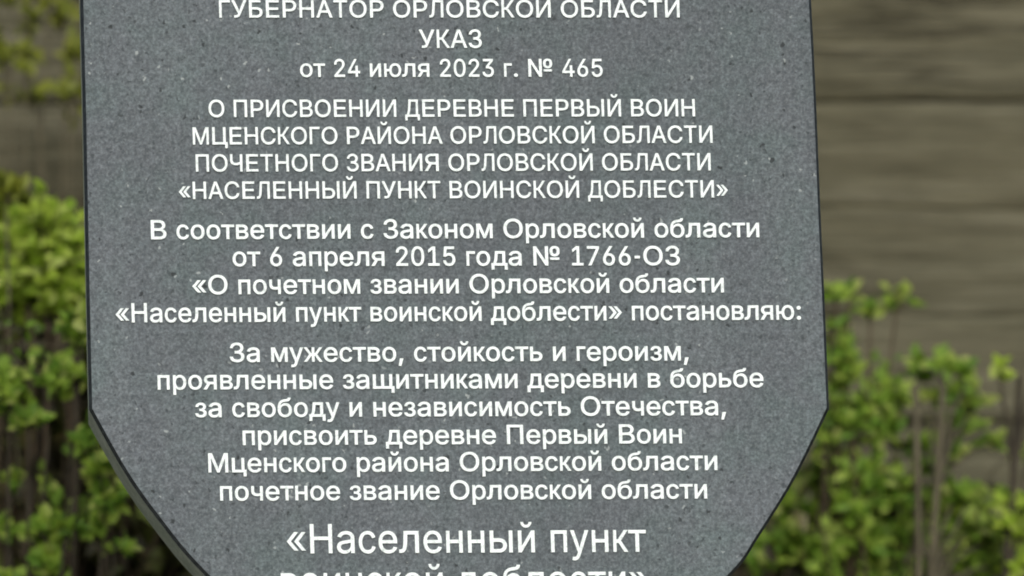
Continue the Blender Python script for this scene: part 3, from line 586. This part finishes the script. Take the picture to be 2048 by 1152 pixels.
# ------------------------------------------------------------------ shrubs
def add_tube(V, F, pts, r0, r1, sides=5):
    base = len(V)
    n = len(pts)
    for i, p in enumerate(pts):
        p = Vector(p)
        t = (Vector(pts[min(n - 1, i + 1)]) - Vector(pts[max(0, i - 1)]))
        if t.length < 1e-6: t = Vector((0, 0, 1))
        t.normalize()
        a = t.cross(Vector((0, 1, .03))); 
        if a.length < 1e-3: a = t.cross(Vector((1, 0, 0)))
        a.normalize(); b = t.cross(a)
        r = r0 + (r1 - r0) * i / max(1, n - 1)
        for s in range(sides):
            th = 2 * math.pi * s / sides
            V.append(p + a * (math.cos(th) * r) + b * (math.sin(th) * r))
    for i in range(n - 1):
        for s in range(sides):
            s2 = (s + 1) % sides
            F.append((base + i * sides + s, base + i * sides + s2, base + (i + 1) * sides + s2, base + (i + 1) * sides + s))
    F.append(tuple(base + (n - 1) * sides + s for s in range(sides)))

def path(a, b, rng, wob=.04, n=8, up=.3):
    a, b = Vector(a), Vector(b)
    L = (b - a).length
    mid = a.lerp(b, .5) + Vector((0, 0, 1)) * L * up * .35
    off = [rng.uniform(-10, 10) for _ in range(2)]
    out = []
    for i in range(n + 1):
        t = i / n
        p = a * (1 - t) ** 2 + mid * 2 * t * (1 - t) + b * t * t
        k = wob * L * math.sin(math.pi * t)
        p = p + Vector((noise.noise((t * 3, off[0], 0)), noise.noise((t * 3, off[1], 5)), 0)) * k
        out.append(p)
    return out

def add_leaf(V, F, p, dr, nm, L, W):
    """folded, pointed leaf of four faces"""
    dr = dr.normalized()
    sd = dr.cross(nm)
    if sd.length < 1e-3: sd = dr.cross(Vector((1, .3, .2)))
    sd.normalize(); nm = sd.cross(dr)
    b = len(V)
    droop = nm * (-.12 * L)
    V += [p, p + dr * L * .35 + sd * W * .5 + nm * W * .18, p + dr * L * .38, p + dr * L * .35 - sd * W * .5 + nm * W * .18,
          p + dr * L * .75 + sd * W * .32 + nm * W * .1 + droop * .6, p + dr * L * .76 + droop * .6, p + dr * L * .75 - sd * W * .32 + nm * W * .1 + droop * .6,
          p + dr * L + droop]
    F += [(b, b + 2, b + 1), (b, b + 3, b + 2), (b + 1, b + 2, b + 5, b + 4), (b + 2, b + 3, b + 6, b + 5), (b + 4, b + 5, b + 7), (b + 5, b + 6, b + 7)]

def shrub(name, label, cat, base, clumps, leaf_mat, bark, seed, leaf=.036, stems=(), group=None, stem_r=.0045, dens=1.0):
    """clumps: (px, py, radius px, depth Y, leaf count); every clump is a spray of
    leaves on its own twig system fed by a branch from the base"""
    rng = random.Random(seed)
    root = empty(name, base)
    tag(root, label, cat, group)
    bv, bf, lv, lf = [], [], [], []
    for (pts, r0, r1) in stems:
        sv, sf = [], []
        add_tube(sv, sf, pts, r0, r1, 8)
        build('stem', sv, sf, bark, root, smooth=True)
    for (px, py, r, Y, cnt) in clumps:
        c = P(px, py, Y)
        R = r * K * (DIST + Y) / DIST
        foot = Vector(base) + Vector((rng.uniform(-.12, .12), rng.uniform(-.08, .08), 0))
        if stems:
            st = min(stems, key=lambda s: abs(Vector(s[0][-1]).x - c.x))[0]
            cand = [q for q in st if q.z < c.z - .05]
            if cand: foot = Vector(cand[-1])
        add_tube(bv, bf, path(foot, c, rng), stem_r * rng.uniform(.6, 1), .0022, 5)
        cnt = int(cnt * 2.0) + 2
        ntw = max(4, int(cnt / 6))
        for q in range(ntw):
            th, ph = rng.uniform(0, 2 * math.pi), rng.uniform(-.5, 1.2)
            dirv = Vector((math.cos(th) * math.cos(ph), math.sin(th) * math.cos(ph), math.sin(ph)))
            tip = c + dirv * R * rng.uniform(.3, 1.6)
            start = c - Vector((0, 0, R * .5)) * rng.random() 
            pts = path(start, tip, rng, .15, 4, .1)
            add_tube(bv, bf, pts, .0022, .001, 3)
            for m in range(int(cnt / ntw * dens + .99)):
                t = rng.uniform(.25, 1.0)
                ii = t * (len(pts) - 1); i0 = min(len(pts) - 2, int(ii))
                p = pts[i0].lerp(pts[i0 + 1], ii - i0) + Vector((rng.gauss(0, R * .13), rng.gauss(0, R * .13), rng.gauss(0, R * .13)))
                dr = (tip - start).normalized() * .6 + Vector((rng.gauss(0, .6), rng.gauss(0, .6), rng.gauss(.15, .55)))
                nm = Vector((rng.gauss(0, .4), rng.gauss(-1.1, .4), rng.gauss(.75, .35)))
                L = leaf * rng.uniform(.32, .9)
                add_leaf(lv, lf, p, dr, nm, L, L * rng.uniform(.5, .72))
    build('branches', bv, bf, bark, root, smooth=True)
    build('foliage', lv, lf, leaf_mat, root)
    return root

rng0 = random.Random(11)
def scatter(cx, cy, rx, ry, n, r, Y, cnt, seed):
    g = random.Random(seed)
    return [(cx + g.gauss(0, rx * .55), cy + g.gauss(0, ry * .55), r * g.uniform(.7, 1.3), Y + g.uniform(-.15, .2), int(cnt * g.uniform(.7, 1.3))) for _ in range(n)]

def ground_at(px, Y): 
    q = P(px, 1000, Y); return (q.x, Y, 0)

# --- left of the shield
Yl = 1.2
c = [(80, 540, 105, Yl, 120), (95, 455, 55, Yl, 90), (40, 500, 55, Yl, 85), (130, 515, 50, Yl, 85), (70, 560, 60, Yl, 90), (150, 590, 38, Yl, 50), (20, 590, 55, Yl, 80),
     (120, 625, 34, Yl, 40), (0, 455, 35, Yl + .1, 40), (45, 640, 40, Yl + .1, 45), (110, 490, 50, Yl + .2, 70), (50, 450, 30, Yl, 40), (-60, 520, 80, Yl, 100), (185, 560, 60, Yl + .25, 70)]
shrub('leafy_shrub', 'dense bright yellow green shrub at the left edge of the photo, against the log wall', 'shrub', ground_at(40, Yl), c, LEAF_BRIGHT, BARK_RED, 3, .036)
Yl = .85
c = [(90, 760, 110, Yl + .1, 36), (120, 1050, 130, Yl + .1, 44), (20, 790, 42, Yl, 55), (60, 850, 24, Yl, 22), (105, 770, 26, Yl, 22), (150, 760, 26, Yl, 22), (165, 885, 26, Yl, 26), (200, 940, 30, Yl, 30), (215, 1000, 32, Yl, 34), (205, 1050, 24, Yl, 18),
     (92, 1068, 26, Yl, 24), (130, 1062, 20, Yl, 16), (15, 1060, 30, Yl + .1, 20), (110, 1150, 36, Yl, 30), (95, 1110, 20, Yl, 12), (165, 690, 28, Yl, 26), (150, 650, 26, Yl, 22),
     (20, 960, 24, Yl + .1, 14), (230, 1090, 20, Yl, 10), (20, 1180, 40, Yl, 30)]
shrub('sparse_shrub', 'sparse shrub with scattered light green sprays, close by the lower left edge of the shield', 'shrub', ground_at(90, Yl), c, LEAF_MID, BARK_DARK, 8, .032)
Yl = 1.65
c = [(55, 45, 50, Yl, 12), (128, 45, 40, Yl, 11), (20, 140, 45, Yl, 13), (140, 200, 42, Yl, 16), (70, 200, 48, Yl, 12), (8, 95, 40, Yl, 10), (100, 15, 35, Yl, 12), (12, 395, 30, Yl - .6, 24), (150, 110, 30, Yl, 8)]
shrub('tall_shrub', 'thin tall shrub with a few dull olive sprays at the top left', 'shrub', ground_at(70, Yl), c, LEAF_DULL, BARK, 21, .045)

# --- dark thicket of bare twigs filling the lower left
def thicket(name, label, px0, px1, py_top, Y, n, seed, leaves):
    rng = random.Random(seed)
    base = ground_at((px0 + px1) / 2, Y)
    root = empty(name, base); tag(root, label, 'shrub')
    bv, bf, lv, lf = [], [], [], []
    xa, xb, zt = P(px0, 0, Y).x, P(px1, 0, Y).x, P(0, py_top, Y).z
    for i in range(n):
        x = rng.uniform(xa, xb); y = Y + rng.gauss(0, .10)
        z0 = rng.uniform(.0, .2) if i % 3 == 0 else rng.uniform(.4, zt - .2)
        h = zt * (1 - .16 * rng.random() ** 1.5) + .12 * noise.noise((x * 3, 1, 2))
        L = rng.uniform(.25, .8)
        a = Vector((x, y, z0)); 
        b = Vector((x + rng.gauss(0, .22), y + rng.gauss(0, .08), min(h, z0 + L if i % 3 else h)))
        pts = path(a, b, rng, .18, 6, .1)
        add_tube(bv, bf, pts, rng.uniform(.002, .0045), .001, 4)
        for m in range(leaves):
            p = pts[rng.randrange(2, len(pts))] + Vector((rng.gauss(0, .03), rng.gauss(0, .03), rng.gauss(0, .03)))
            L2 = rng.uniform(.03, .06)
            add_leaf(lv, lf, p, Vector((rng.gauss(0, 1), rng.gauss(0, 1), rng.gauss(-.3, .7))), Vector((rng.gauss(0, .6), rng.gauss(-.3, .6), 1)), L2, L2 * .6)
    build('branches', bv, bf, BARK_RED, root, smooth=True)
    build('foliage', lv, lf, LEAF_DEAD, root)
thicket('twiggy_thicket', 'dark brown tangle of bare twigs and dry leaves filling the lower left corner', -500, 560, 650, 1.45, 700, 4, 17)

# --- right of the shield
Yr = 1.35
c = [(1700, 590, 24, Yr, 9), (1742, 625, 26, Yr, 9), (1795, 608, 24, Yr, 10), (1672, 600, 18, Yr, 8), (1680, 715, 34, Yr, 24), (1692, 765, 34, Yr, 26), (1665, 660, 22, Yr, 12),
     (1742, 805, 46, Yr, 36), (1785, 785, 24, Yr, 12), (1700, 850, 40, Yr, 30), (1664, 830, 26, Yr, 18), (1765, 870, 40, Yr, 28), (1720, 930, 40, Yr, 16),
     (1722, 990, 52, Yr, 70), (1785, 1005, 44, Yr, 55), (1565, 1085, 36, Yr, 34), (1605, 1105, 44, Yr, 44), (1655, 1115, 48, Yr, 50), (1725, 1080, 48, Yr, 60), (1800, 1070, 44, Yr, 54),
     (1640, 960, 40, Yr + .1, 26), (1590, 1000, 36, Yr + .1, 20), (1690, 1030, 40, Yr, 34), (1540, 1130, 40, Yr, 34), (1700, 1000, 120, Yr + .12, 110), (1605, 1085, 85, Yr + .12, 90), (1770, 1095, 110, Yr + .1, 110), (1720, 830, 85, Yr + .1, 36), (1640, 1160, 60, Yr, 60), (1760, 1150, 60, Yr, 60), (1650, 890, 30, Yr, 18)]
shrub('leafy_shrub', 'loose green shrub rising beside the lower right edge of the shield', 'shrub', ground_at(1690, Yr), c, LEAF_MID, BARK_RED, 31, .038)
Yr = 1.15
def stem_line(px0, py0, px1, py1, Y, r0, r1, seed):
    """straight shoot through two photo points, continued down to the ground"""
    rng = random.Random(seed)
    a, b = P(px0, py0, Y), P(px1, py1, Y)
    slope = (a.x - b.x) / (a.z - b.z)
    g = Vector((b.x - slope * .5 * b.z, Y, 0))
    pts = []
    for i in range(13):
        t = i / 12
        z = a.z * t
        x = b.x + slope * (z - b.z) if z > b.z - .3 else g.x + (b.x + slope * (-.3) - g.x) * (z / (b.z - .3))
        pts.append(Vector((x + rng.gauss(0, .002), Y + rng.gauss(0, .004), z)))
    return (pts, r0, r1)
Ys = Yr; Yr = Ys + .22
c = [(1840, 745, 32, Yr, 26), (1882, 742, 28, Yr, 26), (1932, 758, 24, Yr, 16), (1905, 800, 26, Yr, 16), (1945, 820, 26, Yr, 16), (1925, 850, 20, Yr, 10), (1860, 800, 24, Yr, 14), (1852, 900, 22, Yr, 14), (1862, 940, 24, Yr, 16),
     (1850, 1010, 24, Yr, 16), (1905, 1000, 38, Yr, 32), (1930, 1075, 95, Yr + .05, 80), (1900, 860, 80, Yr, 18), (1935, 1060, 46, Yr, 52), (1900, 1130, 50, Yr, 56), (1970, 1090, 40, Yr, 42), (1905, 920, 24, Yr, 16), (1935, 1005, 34, Yr, 32), (1985, 890, 16, Yr, 10), (1995, 1140, 40, Yr, 40)]
Yr = Ys
shrub('sapling_clump', 'green shrub with two upright grey brown stems, right of the shield', 'shrub', ground_at(1855, Yr), c, LEAF_MID, BARK, 41, .038,
      stems=[stem_line(1832, 770, 1834, 1152, Yr, .008, .005, 1), stem_line(1893, 770, 1862, 1152, Yr, .009, .005, 2)])
Yr = 1.25
c = [(2040, 1075, 34, Yr, 36), (2045, 1140, 34, Yr, 40), (2000, 755, 16, Yr, 8), (2060, 900, 26, Yr, 14), (2010, 1010, 20, Yr, 10), (2050, 1020, 26, Yr, 18), (2075, 700, 20, Yr, 10)]
shrub('slender_shrub', 'slender shrub with one dark leaning stem at the right edge of the photo', 'shrub', ground_at(2010, Yr), c, LEAF_BRIGHT, BARK_DARK, 51, .034,
      stems=[stem_line(2040, 755, 2010, 1152, Yr, .010, .005, 3)])
thicket('twiggy_thicket', 'low tangle of brown twigs behind the green shrubs on the lower right', 1380, 1720, 880, 1.6, 170, 14, 9)
